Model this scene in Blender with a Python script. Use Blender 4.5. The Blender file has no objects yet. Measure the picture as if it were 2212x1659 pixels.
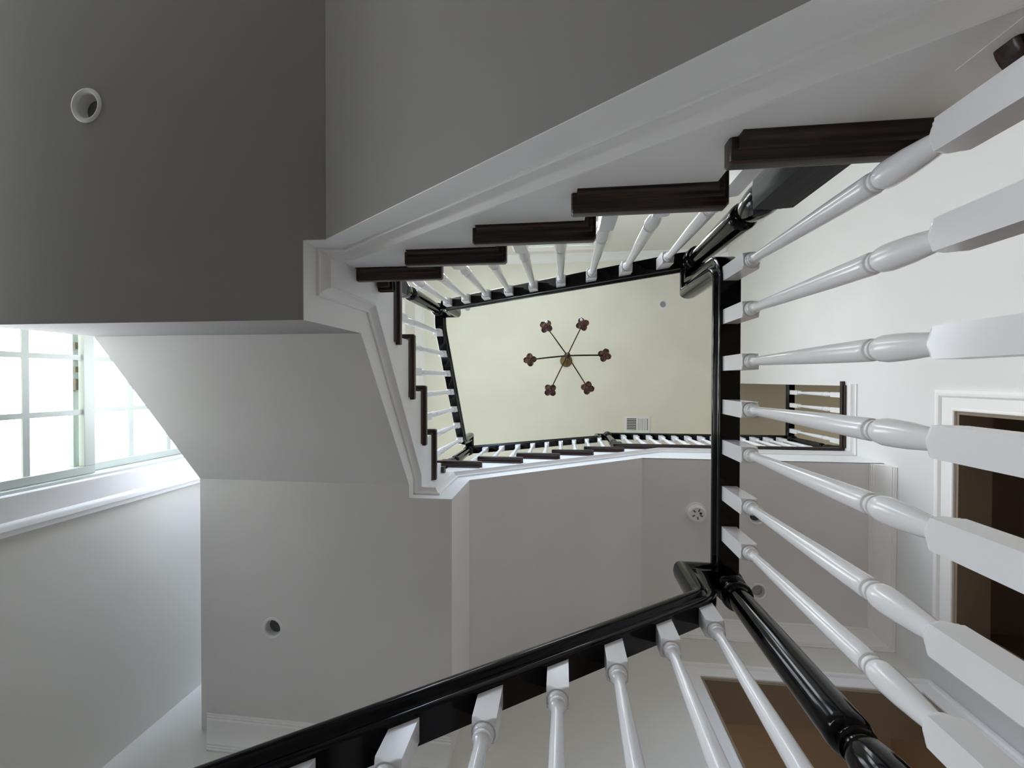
import bpy, bmesh, math
from mathutils import Vector, Matrix

C = bpy.context.scene.collection
PI = math.pi

# ------------------------------------------------------------------ camera numbers
F_PX, ZX, ZY, ROLL = 922.72172, 1213.68219, 819.93626, 0.00268
# world: X = right in the photo, Y = down in the photo, Z = up (the camera looks up)

# ------------------------------------------------------------------ materials
def new_mat(name):
    m = bpy.data.materials.new(name); m.use_nodes = True
    nt = m.node_tree
    return m, nt, nt.nodes['Principled BSDF']

def paint(name, col, rough=0.6, bump=0.02, scale=180, spec=0.4, var=0.03):
    m, nt, b = new_mat(name)
    tc = nt.nodes.new('ShaderNodeTexCoord')
    n = nt.nodes.new('ShaderNodeTexNoise'); n.inputs['Scale'].default_value = scale
    n.inputs['Detail'].default_value = 3
    nt.links.new(tc.outputs['Object'], n.inputs['Vector'])
    n2 = nt.nodes.new('ShaderNodeTexNoise'); n2.inputs['Scale'].default_value = 1.3
    nt.links.new(tc.outputs['Object'], n2.inputs['Vector'])
    r = nt.nodes.new('ShaderNodeValToRGB')
    r.color_ramp.elements[0].position = 0.35; r.color_ramp.elements[1].position = 0.65
    r.color_ramp.elements[0].color = tuple(c * (1 - var) for c in col) + (1,)
    r.color_ramp.elements[1].color = tuple(min(1, c * (1 + var)) for c in col) + (1,)
    nt.links.new(n2.outputs['Fac'], r.inputs['Fac'])
    nt.links.new(r.outputs['Color'], b.inputs['Base Color'])
    bp = nt.nodes.new('ShaderNodeBump'); bp.inputs['Strength'].default_value = bump * 4
    bp.inputs['Distance'].default_value = 0.002
    nt.links.new(n.outputs['Fac'], bp.inputs['Height'])
    nt.links.new(bp.outputs['Normal'], b.inputs['Normal'])
    b.inputs['Roughness'].default_value = rough
    b.inputs['Specular IOR Level'].default_value = spec
    return m

def wood(name, c0, c1, rough=0.35, axis=0, spec=0.5):
    m, nt, b = new_mat(name)
    tc = nt.nodes.new('ShaderNodeTexCoord')
    mp = nt.nodes.new('ShaderNodeMapping')
    s = [120, 120, 120]; s[axis] = 4.0
    mp.inputs['Scale'].default_value = s
    nt.links.new(tc.outputs['Object'], mp.inputs['Vector'])
    n = nt.nodes.new('ShaderNodeTexNoise'); n.inputs['Scale'].default_value = 1.6
    n.inputs['Detail'].default_value = 8; n.inputs['Distortion'].default_value = 0.6
    nt.links.new(mp.outputs['Vector'], n.inputs['Vector'])
    r = nt.nodes.new('ShaderNodeValToRGB')
    r.color_ramp.elements[0].position = 0.40; r.color_ramp.elements[1].position = 0.66
    r.color_ramp.elements[0].color = c0 + (1,); r.color_ramp.elements[1].color = c1 + (1,)
    nt.links.new(n.outputs['Fac'], r.inputs['Fac'])
    nt.links.new(r.outputs['Color'], b.inputs['Base Color'])
    bp = nt.nodes.new('ShaderNodeBump'); bp.inputs['Strength'].default_value = 0.25
    bp.inputs['Distance'].default_value = 0.001
    nt.links.new(n.outputs['Fac'], bp.inputs['Height'])
    nt.links.new(bp.outputs['Normal'], b.inputs['Normal'])
    b.inputs['Roughness'].default_value = rough
    b.inputs['Specular IOR Level'].default_value = spec
    return m

def simple(name, col, rough=0.5, metal=0.0, spec=0.5, coat=0.0):
    m, nt, b = new_mat(name)
    tc = nt.nodes.new('ShaderNodeTexCoord')
    n = nt.nodes.new('ShaderNodeTexNoise'); n.inputs['Scale'].default_value = 35
    nt.links.new(tc.outputs['Object'], n.inputs['Vector'])
    r = nt.nodes.new('ShaderNodeMapRange')
    r.inputs['To Min'].default_value = rough * 0.85; r.inputs['To Max'].default_value = min(1, rough * 1.15)
    nt.links.new(n.outputs['Fac'], r.inputs['Value'])
    nt.links.new(r.outputs['Result'], b.inputs['Roughness'])
    b.inputs['Base Color'].default_value = col + (1,)
    b.inputs['Metallic'].default_value = metal
    b.inputs['Specular IOR Level'].default_value = spec
    b.inputs['Coat Weight'].default_value = coat
    b.inputs['Coat Roughness'].default_value = 0.06
    return m

M = {}
M['wall'] = paint('wall_paint', (0.755, 0.74, 0.70), 0.65, 0.02)
M['wall_white'] = paint('wall_paint_white', (0.76, 0.755, 0.765), 0.65, 0.02)
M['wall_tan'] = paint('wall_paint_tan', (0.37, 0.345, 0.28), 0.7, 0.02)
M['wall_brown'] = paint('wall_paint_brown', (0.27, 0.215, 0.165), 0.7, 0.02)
M['ceiling'] = paint('ceiling_paint', (0.85, 0.835, 0.735), 0.75, 0.02)
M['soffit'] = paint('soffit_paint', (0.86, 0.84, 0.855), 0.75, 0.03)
M['soffit_shaded'] = paint('soffit_paint_shaded', (0.35, 0.34, 0.345), 0.8, 0.03)  # soffit paint darkened to stand for shade under lower landing and first flight
M['trim'] = paint('trim_paint', (0.90, 0.895, 0.905), 0.38, 0.025, 60, 0.5, 0.015)
M['baluster'] = paint('baluster_enamel', (0.82, 0.82, 0.85), 0.17, 0.003, 70, 0.6, 0.01)
M['black'] = simple('black_enamel', (0.004, 0.004, 0.005), 0.10, 0, 0.22, 0.0)
M['black_satin'] = wood('black_satin_enamel', (0.012, 0.012, 0.014), (0.028, 0.028, 0.034), 0.5, 2, 0.22)
M['wood_x'] = wood('stained_oak_x', (0.007, 0.0032, 0.003), (0.050, 0.021, 0.015), 0.34, 0)
M['wood_y'] = wood('stained_oak_y', (0.007, 0.0032, 0.003), (0.050, 0.021, 0.015), 0.34, 1)
M['floorwood'] = wood('floor_oak', (0.10, 0.055, 0.03), (0.20, 0.11, 0.06), 0.4, 1)
M['floorlight'] = wood('hall_oak', (0.50, 0.40, 0.30), (0.62, 0.50, 0.38), 0.4, 1)
M['plastic'] = paint('white_plastic', (0.88, 0.88, 0.89), 0.4, 0.0, 50, 0.5, 0.01)
M['canmetal'] = simple('can_reflector', (0.22, 0.22, 0.23), 0.5, 0.2)
M['canmetal2'] = simple('can_baffle', (0.72, 0.72, 0.73), 0.45)
M['lenspale'] = simple('pale_lamp_lens', (0.42, 0.42, 0.42), 0.4)
M['lens'] = simple('dark_lamp_lens', (0.10, 0.10, 0.11), 0.4)
M['darkgap'] = simple('dark_duct', (0.03, 0.03, 0.03), 0.8)
M['bronze'] = simple('antique_bronze', (0.035, 0.018, 0.013), 0.35, 0.6)
M['brass'] = simple('aged_brass', (0.16, 0.115, 0.05), 0.4, 0.7)
M['petal'] = simple('rosy_copper_leaf', (0.11, 0.055, 0.048), 0.35, 0.5)
M['candle'] = simple('candle_sleeve', (0.75, 0.70, 0.60), 0.5)
M['bulb'] = simple('clear_bulb', (0.75, 0.78, 0.9), 0.08, 0.0, 0.8, 0.6)
M['vinyl'] = paint('window_vinyl', (0.50, 0.54, 0.51), 0.4, 0.0, 50, 0.5, 0.01)
M['lock'] = simple('window_lock_metal', (0.16, 0.14, 0.09), 0.5, 0.4)

def glass_mat():
    m = bpy.data.materials.new('window_glass'); m.use_nodes = True
    nt = m.node_tree; nt.nodes.clear()
    o = nt.nodes.new('ShaderNodeOutputMaterial'); mx = nt.nodes.new('ShaderNodeMixShader')
    t = nt.nodes.new('ShaderNodeBsdfTransparent'); g = nt.nodes.new('ShaderNodeBsdfGlossy')
    t.inputs['Color'].default_value = (0.95, 0.98, 0.97, 1); g.inputs['Roughness'].default_value = 0.02
    lw = nt.nodes.new('ShaderNodeFresnel'); lw.inputs['IOR'].default_value = 1.3
    ge = nt.nodes.new('ShaderNodeNewGeometry'); ml = nt.nodes.new('ShaderNodeMath'); ml.operation = 'MULTIPLY'
    iv = nt.nodes.new('ShaderNodeMath'); iv.operation = 'SUBTRACT'; iv.inputs[0].default_value = 1.0
    nt.links.new(ge.outputs['Backfacing'], iv.inputs[1])
    nt.links.new(lw.outputs['Fac'], ml.inputs[0]); nt.links.new(iv.outputs[0], ml.inputs[1])
    nt.links.new(ml.outputs[0], mx.inputs['Fac'])
    nt.links.new(t.outputs[0], mx.inputs[1]); nt.links.new(g.outputs[0], mx.inputs[2])
    nt.links.new(mx.outputs[0], o.inputs['Surface'])
    return m
M['glass'] = glass_mat()

# ------------------------------------------------------------------ mesh helpers
class MB:
    def __init__(s): s.v = []; s.f = []
    def add(s, verts, faces):
        o = len(s.v); s.v += [tuple(p) for p in verts]; s.f += [tuple(o + i for i in f) for f in faces]
        return s
    def box(s, x0, x1, y0, y1, z0, z1):
        if x0 > x1: x0, x1 = x1, x0
        if y0 > y1: y0, y1 = y1, y0
        if z0 > z1: z0, z1 = z1, z0
        v = [(x, y, z) for z in (z0, z1) for y in (y0, y1) for x in (x0, x1)]
        return s.add(v, [(0, 2, 3, 1), (4, 5, 7, 6), (0, 1, 5, 4), (2, 6, 7, 3), (0, 4, 6, 2), (1, 3, 7, 5)])
    def prism(s, poly, fn, a, b):
        """extrude 2D poly; fn(u, v, w) -> 3D point, w from a to b"""
        n = len(poly)
        v = [fn(u, w_, a) for u, w_ in poly] + [fn(u, w_, b) for u, w_ in poly]
        f = [tuple(range(n))[::-1], tuple(range(n, 2 * n))]
        f += [(i, (i + 1) % n, n + (i + 1) % n, n + i) for i in range(n)]
        return s.add(v, f)
    def lathe(s, prof, c=(0, 0, 0), seg=24, caps=True):
        """prof: list of (r, z)"""
        vs = []; fs = []
        for r, z in prof:
            for k in range(seg):
                a = 2 * PI * k / seg
                vs.append((c[0] + r * math.cos(a), c[1] + r * math.sin(a), c[2] + z))
        n = len(prof)
        for i in range(n - 1):
            for k in range(seg):
                k2 = (k + 1) % seg
                fs.append((i * seg + k, i * seg + k2, (i + 1) * seg + k2, (i + 1) * seg + k))
        if caps:
            fs.append(tuple(range(seg))[::-1]); fs.append(tuple((n - 1) * seg + k for k in range(seg)))
        return s.add(vs, fs)
    def tube(s, pts, r, seg=10):
        pts = [Vector(p) for p in pts]; vs = []; fs = []
        n = len(pts)
        for i, p in enumerate(pts):
            t = (pts[min(i + 1, n - 1)] - pts[max(i - 1, 0)]).normalized()
            up = Vector((0, 0, 1)) if abs(t.z) < 0.9 else Vector((1, 0, 0))
            a = t.cross(up).normalized(); b = t.cross(a).normalized()
            rr = r[i] if isinstance(r, (list, tuple)) else r
            for k in range(seg):
                an = 2 * PI * k / seg
                vs.append(p + a * rr * math.cos(an) + b * rr * math.sin(an))
        for i in range(n - 1):
            for k in range(seg):
                k2 = (k + 1) % seg
                fs.append((i * seg + k, i * seg + k2, (i + 1) * seg + k2, (i + 1) * seg + k))
        fs.append(tuple(range(seg))[::-1]); fs.append(tuple((n - 1) * seg + k for k in range(seg)))
        return s.add(vs, fs)
    def strip(s, path, prof, fn, closed_prof=True):
        """mitred moulding: path = 2D polyline, prof = (offset to the left, height out);
        fn(u, v, h) -> 3D"""
        n = len(path); P = [Vector(p) for p in path]; m = []
        dirs = [(P[i + 1] - P[i]).normalized() for i in range(n - 1)]
        nor = [Vector((-d.y, d.x)) for d in dirs]
        for i in range(n):
            if i == 0: m.append(nor[0])
            elif i == n - 1: m.append(nor[-1])
            else:
                b = (nor[i - 1] + nor[i]); b /= b.length
                m.append(b / max(0.2, b.dot(nor[i])))
        k = len(prof); vs = []; fs = []
        for i in range(n):
            for d, h in prof:
                q = P[i] + m[i] * d
                vs.append(fn(q.x, q.y, h))
        for i in range(n - 1):
            for j in range(k):
                j2 = (j + 1) % k
                fs.append((i * k + j, i * k + j2, (i + 1) * k + j2, (i + 1) * k + j))
        fs.append(tuple(range(k))[::-1]); fs.append(tuple((n - 1) * k + j for j in range(k)))
        return s.add(vs, fs)
    def build(s, name, mat, parent=None, smooth=35, bevel=0, label=None):
        me = bpy.data.meshes.new(name); me.from_pydata(s.v, [], s.f)
        bm = bmesh.new(); bm.from_mesh(me)
        bmesh.ops.recalc_face_normals(bm, faces=bm.faces)
        if bevel:
            ed = [e for e in bm.edges if len(e.link_faces) == 2 and e.calc_face_angle(0) > 0.6]
            bmesh.ops.bevel(bm, geom=ed, offset=bevel, segments=2, affect='EDGES', profile=0.6)
        bm.to_mesh(me); bm.free()
        if smooth:
            for p in me.polygons: p.use_smooth = True
            me.set_sharp_from_angle(angle=math.radians(smooth))
        me.materials.append(mat)
        o = bpy.data.objects.new(name, me); C.objects.link(o)
        if parent:
            o.parent = parent
            o.matrix_parent_inverse = Matrix.Translation(-Vector(parent.location)) if parent.parent is None else Matrix.Identity(4)
            if parent.parent is not None: pass
        if label: o['label'] = label
        return o

def thing(name, label, cat, loc=(0, 0, 0), group=None):
    o = bpy.data.objects.new(name, None); C.objects.link(o)
    o.location = loc; o.empty_display_size = 0.1
    o['label'] = label; o['category'] = cat
    if group: o['group'] = group
    return o

def struct(o, label=None):
    o['kind'] = 'structure'
    if label: o['label'] = label
    return o

# ------------------------------------------------------------------ the plan (metres)
RUN, RISE, RET = 0.25, 0.17954, 0.066
TH = 0.030                       # tread thickness
YT, XL, YB = -0.3496, -0.7057, 0.5295          # tread edges on the well side
YTS, XLS, YBS = -0.391, -0.726, 0.568          # stringer faces
ZA, XA = 0.758, 0.5846                          # tread A of the first flight
YG, XT = -0.218, -0.577
ZL1 = ZA + 5 * RISE; ZF = ZL1 + RISE
ZL2 = ZL1 + 5 * RISE; ZK = ZL2 + RISE
ZUP = ZL2 + 6 * RISE             # upper floor
ZFL = ZA - 2 * RISE              # this floor
FF = ZUP - ZFL
XE, YE, YE2 = -1.83, -1.50, 1.80 # outer sides of the stairs
XW, XR, YW0, YW1 = -2.11, 2.19, -1.75, 1.80     # walls
ZC = 6.12                        # main ceiling
ZH = 3.19                        # hall ceiling (underside of upper floor)
ZS1, ZS2 = 1.135, 1.973          # landing soffits
ZB = -2.85                       # lowest floor

# ------------------------------------------------------------------ profiles
def arc(cx, cy, r, a0, a1, n):
    return [(cx + r * math.cos(math.radians(a0 + (a1 - a0) * i / n)), cy + r * math.sin(math.radians(a0 + (a1 - a0) * i / n))) for i in range(n + 1)]

MOULD = [(0, -.002), (0, .006), (.003, .009), (.009, .009), (.012, .006), (.015, .006), (.022, .008), (.034, .014), (.044, .022), (.050, .028), (.053, .031),
         (.060, .032), (.065, .030), (.067, .025), (.067, .014), (.074, .013), (.079, .009), (.082, .003), (.082, -.002)]
MOULD = [(d * .56, h * .95) for d, h in MOULD]
RAILP = [(-.027, 0), (.027, 0), (.029, .003), (.029, .012), (.026, .015), (.0245, .021), (.027, .026), (.033, .030),
         (.0355, .037), (.035, .046), (.030, .054), (.018, .0605), (0, .063),
         (-.018, .0605), (-.030, .054), (-.035, .046), (-.0355, .037), (-.033, .030), (-.027, .026), (-.0245, .021),
         (-.026, .015), (-.029, .012), (-.029, .003)]
RH = 0.063

def fillet(path):
    """path: list of (s, z, radius) -> dense list of (s, z)"""
    out = []
    n = len(path)
    for i, (s, z, r) in enumerate(path):
        if i in (0, n - 1) or r == 0: out.append(Vector((s, z))); continue
        p = Vector((s, z)); a = Vector(path[i - 1][:2]); b = Vector(path[i + 1][:2])
        d0 = (a - p).normalized(); d1 = (b - p).normalized()
        ang = d0.angle(d1); t = min(r / math.tan(ang / 2), 0.49 * min((a - p).length, (b - p).length) if 0 < i < n - 1 else 9)
        rr = t * math.tan(ang / 2)
        p0 = p + d0 * t; p1 = p + d1 * t
        c = p + (d0 + d1).normalized() * (rr / math.sin(ang / 2))
        v0 = p0 - c; v1 = p1 - c
        a0 = math.atan2(v0.y, v0.x); a1 = math.atan2(v1.y, v1.x)
        da = (a1 - a0 + PI) % (2 * PI) - PI
        k = max(3, int(abs(da) / 0.16))
        for j in range(k + 1):
            q = a0 + da * j / k
            out.append(c + Vector((math.cos(q), math.sin(q))) * rr)
    return out

def rail_mesh(mb, path, fn):
    """path (s,z,r) is the line of the rail's underside; fn(s, z, lateral)"""
    P = fillet(path); n = len(P); k = len(RAILP); vs = []; fs = []
    for i in range(n):
        d0 = (P[i] - P[i - 1]).normalized() if i else (P[1] - P[0]).normalized()
        d1 = (P[i + 1] - P[i]).normalized() if i < n - 1 else d0
        t = (d0 + d1).normalized(); nr = Vector((-t.y, t.x))
        if path[0][0] > path[-1][0]: nr = -nr
        sc = 1 / max(0.5, nr.dot(Vector((-d0.y, d0.x)) if path[0][0] <= path[-1][0] else -Vector((-d0.y, d0.x))))
        for u, v in RAILP:
            q = P[i] + nr * v * sc
            vs.append(fn(q.x, q.y, u))
    for i in range(n - 1):
        for j in range(k):
            j2 = (j + 1) % k
            fs.append((i * k + j, i * k + j2, (i + 1) * k + j2, (i + 1) * k + j))
    fs.append(tuple(range(k))[::-1]); fs.append(tuple((n - 1) * k + j for j in range(k)))
    mb.add(vs, fs)

# ------------------------------------------------------------------ balusters and newels
BH = 0.0203
def block(mb, x, y, z0, z1, h, cone0=False, cone1=False, slope=None):
    """square block; a turned end is rounded down towards the turning (cone0 bottom, cone1 top)"""
    rings = []
    seg = 12
    def ring(z, fac):
        # square with face-midpoints pulled by fac: rounded lamb's tongue
        pts = []
        for k in range(4 * seg):
            a = PI / 4 + 2 * PI * k / (4 * seg)
            c, s_ = math.cos(a), math.sin(a)
            m = max(abs(c), abs(s_)); sq = h / m
            rr = min(sq, h * 1.4142 * fac) if fac < 1 else sq
            pts.append((x + c * rr, y + s_ * rr))
        return [(px, py, z) for px, py in pts]
    if cone0:
        rings += [ring(z0, 0.715), ring(z0 + .0018, 0.78), ring(z0 + .0045, 0.90), ring(z0 + .007, 1.0), ring(z0 + .0085, 1.0)]
    else: rings += [ring(z0, 1)]
    if cone1:
        rings += [ring(z1 - .0085, 1.0), ring(z1 - .007, 1.0), ring(z1 - .0045, .90), ring(z1 - .0018, .78), ring(z1, .715)]
    else: rings += [ring(z1, 1)]
    n = 4 * seg
    vs = [p for r in rings for p in r]
    if slope:
        sx, sy = slope
        k = len(vs)
        vs[k - n:] = [(px, py, pz + sx * (px - x) + sy * (py - y)) for px, py, pz in vs[k - n:]]
    fs = []
    for i in range(len(rings) - 1):
        for k in range(n):
            k2 = (k + 1) % n
            fs.append((i * n + k, i * n + k2, (i + 1) * n + k2, (i + 1) * n + k))
    fs.append(tuple(range(n))[::-1]); fs.append(tuple((len(rings) - 1) * n + k for k in range(n)))
    mb.add(vs, fs)

def baluster(parent, x, y, z0, zr, top, turn=0.546, slope=None, seg=20):
    """z0 foot, zr underside of rail, top = length of the upper block"""
    mb = MB()
    zt = zr - top; zb = zt - turn
    block(mb, x, y, z0, zb, BH, cone1=True)
    block(mb, x, y, zt, zr + .006, BH, cone0=True, slope=slope)
    L = turn
    prof = [(.0130, -.002), (.0135, .004), (.0160, .025), (.0190, .055), (.0203, .082), (.0203, .094), (.0190, .103), (.0172, .1065),
            (.0150, .1075), (.0148, .110), (.0166, .1115), (.0170, .1135), (.0166, .1155), (.0150, .117), (.0148, .120), (.0172, .1225), (.0179, .126),
            (.0179, .135), (.0165, .24), (.0140, .36), (.0118, L - .075), (.0110, L - .045), (.0108, L - .035), (.0115, L - .027), (.0135, L - .020), (.0152, L - .0175),
            (.0160, L - .0165), (.0164, L - .0135), (.0160, L - .0105), (.0150, L - .0098), (.0162, L - .0085), (.0176, L - .005), (.0178, L - .001), (.0175, L + .002)]
    mb.lathe(prof, (x, y, zb), seg)
    return mb.build('baluster', M['baluster'], parent, smooth=32)

NS = 0.0425
def newel(parent, x, y, z0, zb, zt, seg=36, finish='black'):
    """z0 foot, zb block top, zt underside of the cap"""
    bb = MB()
    block(bb, x, y, z0, zb, NS, cone1=True)
    mb = MB()
    L = zt - zb
    prof = [(.030, -.003), (.0355, .003), (.0395, .016), (.0415, .036), (.0410, .058), (.0385, .080), (.0350, .100), (.0315, .114),
            (.028, .118), (.0275, .124), (.031, .126), (.0325, .129), (.031, .132), (.0290, .1335), (.0285, .139), (.034, .143), (.0372, .149), (.0378, .160),
            (.0372, .20), (.0345, max(.24, L * .62)), (.0305, L - .065), (.0300, L - .052), (.033, L - .047), (.0395, L - .044), (.0420, L - .039), (.0420, L - .034),
            (.0395, L - .030), (.0335, L - .028), (.031, L - .022), (.033, L - .012), (.040, L - .006), (.0425, L)]
    mb.lathe(prof, (x, y, zb), seg)
    nw = mb.build('newel_post', M['black'], parent, smooth=32)
    b = bb.build('newel_base', M['black_satin'], None, smooth=32)
    b.parent = nw; b.matrix_parent_inverse = Matrix.Identity(4)
    return nw

def cap(mb, x, y, z):
    mb.lathe([(.030, 0), (.040, .001), (.043, .006), (.043, .013), (.038, .017), (.037, .022), (.043, .028), (.0475, .036), (.047, .045), (.041, .054), (.026, .061), (.001, .064)], (x, y, z), 32)

# ------------------------------------------------------------------ stair flights
def cove_profile(t=0.016):
    return [(0, 0)] + [(t - t * math.sin(PI / 2 * k / 4), -t + t * math.cos(PI / 2 * k / 4)) for k in range(0, 5)][::-1]

def tread(parent, fn, nos, z, edge, face, far, sgn, mat, length=RUN, name='tread', ret=RET, cap_round=False):
    """fn(s, w, z) -> 3D, s along the climb (positive up), w = side coordinate, nos = s of the nosing.
    edge/face/far are w values; sgn = +1 when the open side is towards +w."""
    mb = MB()
    ov = abs(edge - face)
    out = []
    e2 = 0.004
    # plan outline of the board with return end
    pts = [(nos, far), (nos, edge - sgn * 0.006), (nos + 0.006, edge), (nos + length + ret - 0.004, edge), (nos + length + ret, edge - sgn * .004),
           (nos + length + ret, face - sgn * .002), (nos + length + .03, face - sgn * .002), (nos + length + .03, far)]
    if cap_round:
        ra = .055; ex = nos + length + ret
        pts = pts[:3] + [(ex - ra + ra * math.sin(PI / 2 * j / 8), edge - sgn * (ra - ra * math.cos(PI / 2 * j / 8))) for j in range(9)] + [(ex, face - sgn * .020), (nos + length + .03, face - sgn * .020), (nos + length + .03, far)]
    n = len(pts)
    lay = [(-TH, .0028), (-TH + .003, .0004), (-TH + .006, 0), (-.006, 0), (-.003, .0004), (0, .0028)]
    cs, cw = nos + length * .5, (edge + far) / 2
    vs = []
    for dz, ins in lay:
        for s_, w in pts:
            ss = s_ + (ins if s_ < nos + .01 else (-ins if s_ > nos + length + .05 else 0))
            ww = w - sgn * ins if abs(w - edge) < .007 else w
            vs.append(fn(ss, ww, z + dz))
    fs = []
    for i in range(len(lay) - 1):
        for k in range(n):
            k2 = (k + 1) % n
            fs.append((i * n + k, i * n + k2, (i + 1) * n + k2, (i + 1) * n + k))
    fs.append(tuple(range(n))[::-1]); fs.append(tuple((len(lay) - 1) * n + k for k in range(n)))
    mb.add(vs, fs)
    o = mb.build(name, mat, parent, smooth=40)
    # cove moulding under the overhang, front and side
    cm = MB()
    t = 0.017
    cp = [(0, 0), (0, -.020)] + [(t * (1 - math.cos(PI / 2 * k / 4)) + .002, -.020 + (.018) * math.sin(PI / 2 * k / 4)) for k in range(5)] + [(t + .004, 0)]
    # along the side: path in (s,w); offset direction outwards
    path = [(nos + .030, far), (nos + .030, face), (nos + length + ret - .012, face)]
    k = len(cp); vs = []; fs = []
    offs = [Vector((-1, 0)), Vector((-1, sgn)), Vector((0, sgn))]
    for i, (s_, w) in enumerate(path):
        for d, h in cp:
            vs.append(fn(s_ + offs[i].x * d, w + offs[i].y * d, z - TH + h))
    for i in range(2):
        for j in range(k):
            j2 = (j + 1) % k
            fs.append((i * k + j, i * k + j2, (i + 1) * k + j2, (i + 1) * k + j))
    fs.append(tuple(range(k))); fs.append(tuple(2 * k + j for j in range(k)))
    cm.add(vs, fs)
    c = cm.build('cove_moulding', mat, None, smooth=40)
    c.parent = o; c.matrix_parent_inverse = Matrix.Identity(4)
    return o

def poly_body(name, poly, fn, a, b, mat, parent, **kw):
    mb = MB(); mb.prism(poly, fn, a, b)
    return mb.build(name, mat, parent, smooth=0, **kw)

f_x = lambda s, w, z: (s, w, z)            # climbs +X, side coordinate Y
f_xm = lambda s, w, z: (-s, w, z)          # climbs -X
f_y = lambda s, w, z: (w, s, z)            # climbs +Y, side coordinate X

def steps_top(nos0, z0, n, end_s=None):
    """outline above the stringer: from high to low"""
    pts = []
    for k in range(n):
        pts.append((nos0 + RUN * k + .03, z0 + RISE * k - TH))
        pts.append((nos0 + RUN * (k + 1) + .03, z0 + RISE * k - TH))
    return pts

# --- first flight (top of the photo), climbs -X from this floor to landing 1
fl1 = thing('staircase_flight', 'stair flight with dark oak treads along the top of the photo, nearest above the camera', 'stairs', (0.3, -0.9, ZFL), 'open stair flights winding round the well')
nosA = -XA
for k in range(-1, 5):
    tread(fl1, f_xm, nosA + RUN * k, ZA + RISE * k, YT, YTS, YE, +1, M['wood_x'], ret=RET if k >= 0 else .078, cap_round=k < 0)
bot1 = lambda X: ZS1 + (-0.66 - X) * 0.7165
top = steps_top(nosA - RUN, ZA - RISE, 6)      # s = -X
outline1 = [(-0.82, 0.0), (-0.82, ZFL)] + [( -0.805, ZFL)] + top[:]
outline1[2] = (-0.8046, ZFL)
outline1 += [(0.728, ZL1 - TH), (0.728, ZS1), (0.66, ZS1), (-0.82, bot1(0.82))]
outline1 = [(s, z) for s, z in outline1 if not (s == -0.82 and z == 0.0)]
poly_body('stringer', [(s, z) for s, z in outline1], lambda u, v, w: (-u, w, v), YTS, YTS - .002, M['trim'], fl1)
outline1s = [(s, z) for s, z in outline1 if s < 0.66] + [(0.6595, ZA + 4 * RISE - TH), (0.6595, ZS1 + .0004)]
outline1s = outline1[:1] + [(-0.8046, ZFL)] + top[:-1] + [(0.6595, top[-1][1]), (0.6595, ZS1 + .0002), (-0.82, bot1(0.82))]
poly_body('soffit', outline1s, lambda u, v, w: (-u, w, v), YTS - .0022, YE, M['soffit_shaded'], fl1)
mo = MB()
g = 0.062; gv = 0.085
mo.strip([(-0.80, bot1(0.80) + gv), (0.645, bot1(-0.645) + gv), (0.645 + .0, ZS1 + g + 0.010)][:2] + [(-XLS, ZS1 + g)], MOULD,
         lambda u, v, h: (-u, YTS + h, v))
mo.build('panel_moulding', M['trim'], fl1, smooth=30)

mb = MB(); mb.box(0.492, 0.80, YTS - .001, YTS + .0008, ZFL + .001, 0.605); mb.build('filler_panel', M['trim'], fl1, smooth=0)

# --- landing 1 (upper left)
ln1 = thing('stair_landing', 'lower half-turn landing with underside darkened for shade and one recessed light', 'landing', (-1.3, -0.85, ZS1), 'stair landings')
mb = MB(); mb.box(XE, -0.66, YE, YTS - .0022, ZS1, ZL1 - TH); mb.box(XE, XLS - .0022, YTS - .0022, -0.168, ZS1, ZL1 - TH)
body = mb.build('soffit', M['soffit_shaded'], ln1, smooth=0)
L1BODY = body
mb = MB(); mb.box(XE, -0.665, YE, YT - .0, ZL1 - TH + .0005, ZL1); mb.build('landing_board', M['wood_x'], ln1, smooth=0, bevel=.004)
mb = MB(); mb.box(-0.73, -0.665, YTS - .002, YT, ZL1 - TH, ZL1 - .0005)
mb.box(-0.72, -0.675, YTS - .002, YT - .012, ZL1 - TH - .018, ZL1 - TH)
mb.build('return_nosing', M['wood_x'], ln1, smooth=0, bevel=.004)

# --- second flight (left), climbs +Y
fl2 = thing('staircase_flight', 'short middle stair flight down the left side of the open well', 'stairs', (-1.2, 0.05, ZL1), 'open stair flights winding round the well')
for k in range(0, 4):
    tread(fl2, f_y, YG - RUN + RUN * k, ZF + RISE * k, XL, XLS, XE, +1, M['wood_y'])
top2 = steps_top(YG - RUN, ZF, 4)
S2 = (ZS2 - 1.48) / (0.5075 + 0.168)
out2 = [(YTS, ZS1), (YTS, ZF - TH)] + [p for p in top2[1:]] + [(YB + .03, ZL2 - TH), (YBS, ZL2 - TH), (YBS, ZS2), (0.5075, ZS2), (-0.168, 1.48), (-0.168, ZS1)]
poly_body('stringer', out2, lambda u, v, w: (w, u, v), XLS, XLS - .002, M['trim'], fl2)
out2b = [(-0.1675, 1.48), (-0.1675, ZF - TH)] + top2[1:-1] + [(0.5070, top2[-1][1]), (0.5070, ZS2)]
poly_body('soffit', out2b, lambda u, v, w: (w, u, v), XLS - .0022, XE, M['soffit'], fl2)
mo = MB()
slp = S2
zz = 1.525
mo.strip([(YBS, ZS2 + g), (0.487, ZS2 + g), (-0.168 - g * 1.3, zz), (-0.168 - g * 1.3, ZS1 + g), (YTS, ZS1 + g)], [(-d, h) for d, h in MOULD],
         lambda u, v, h: (XLS + h, u, v))
mo.build('panel_moulding', M['trim'], fl2, smooth=30)

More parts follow.
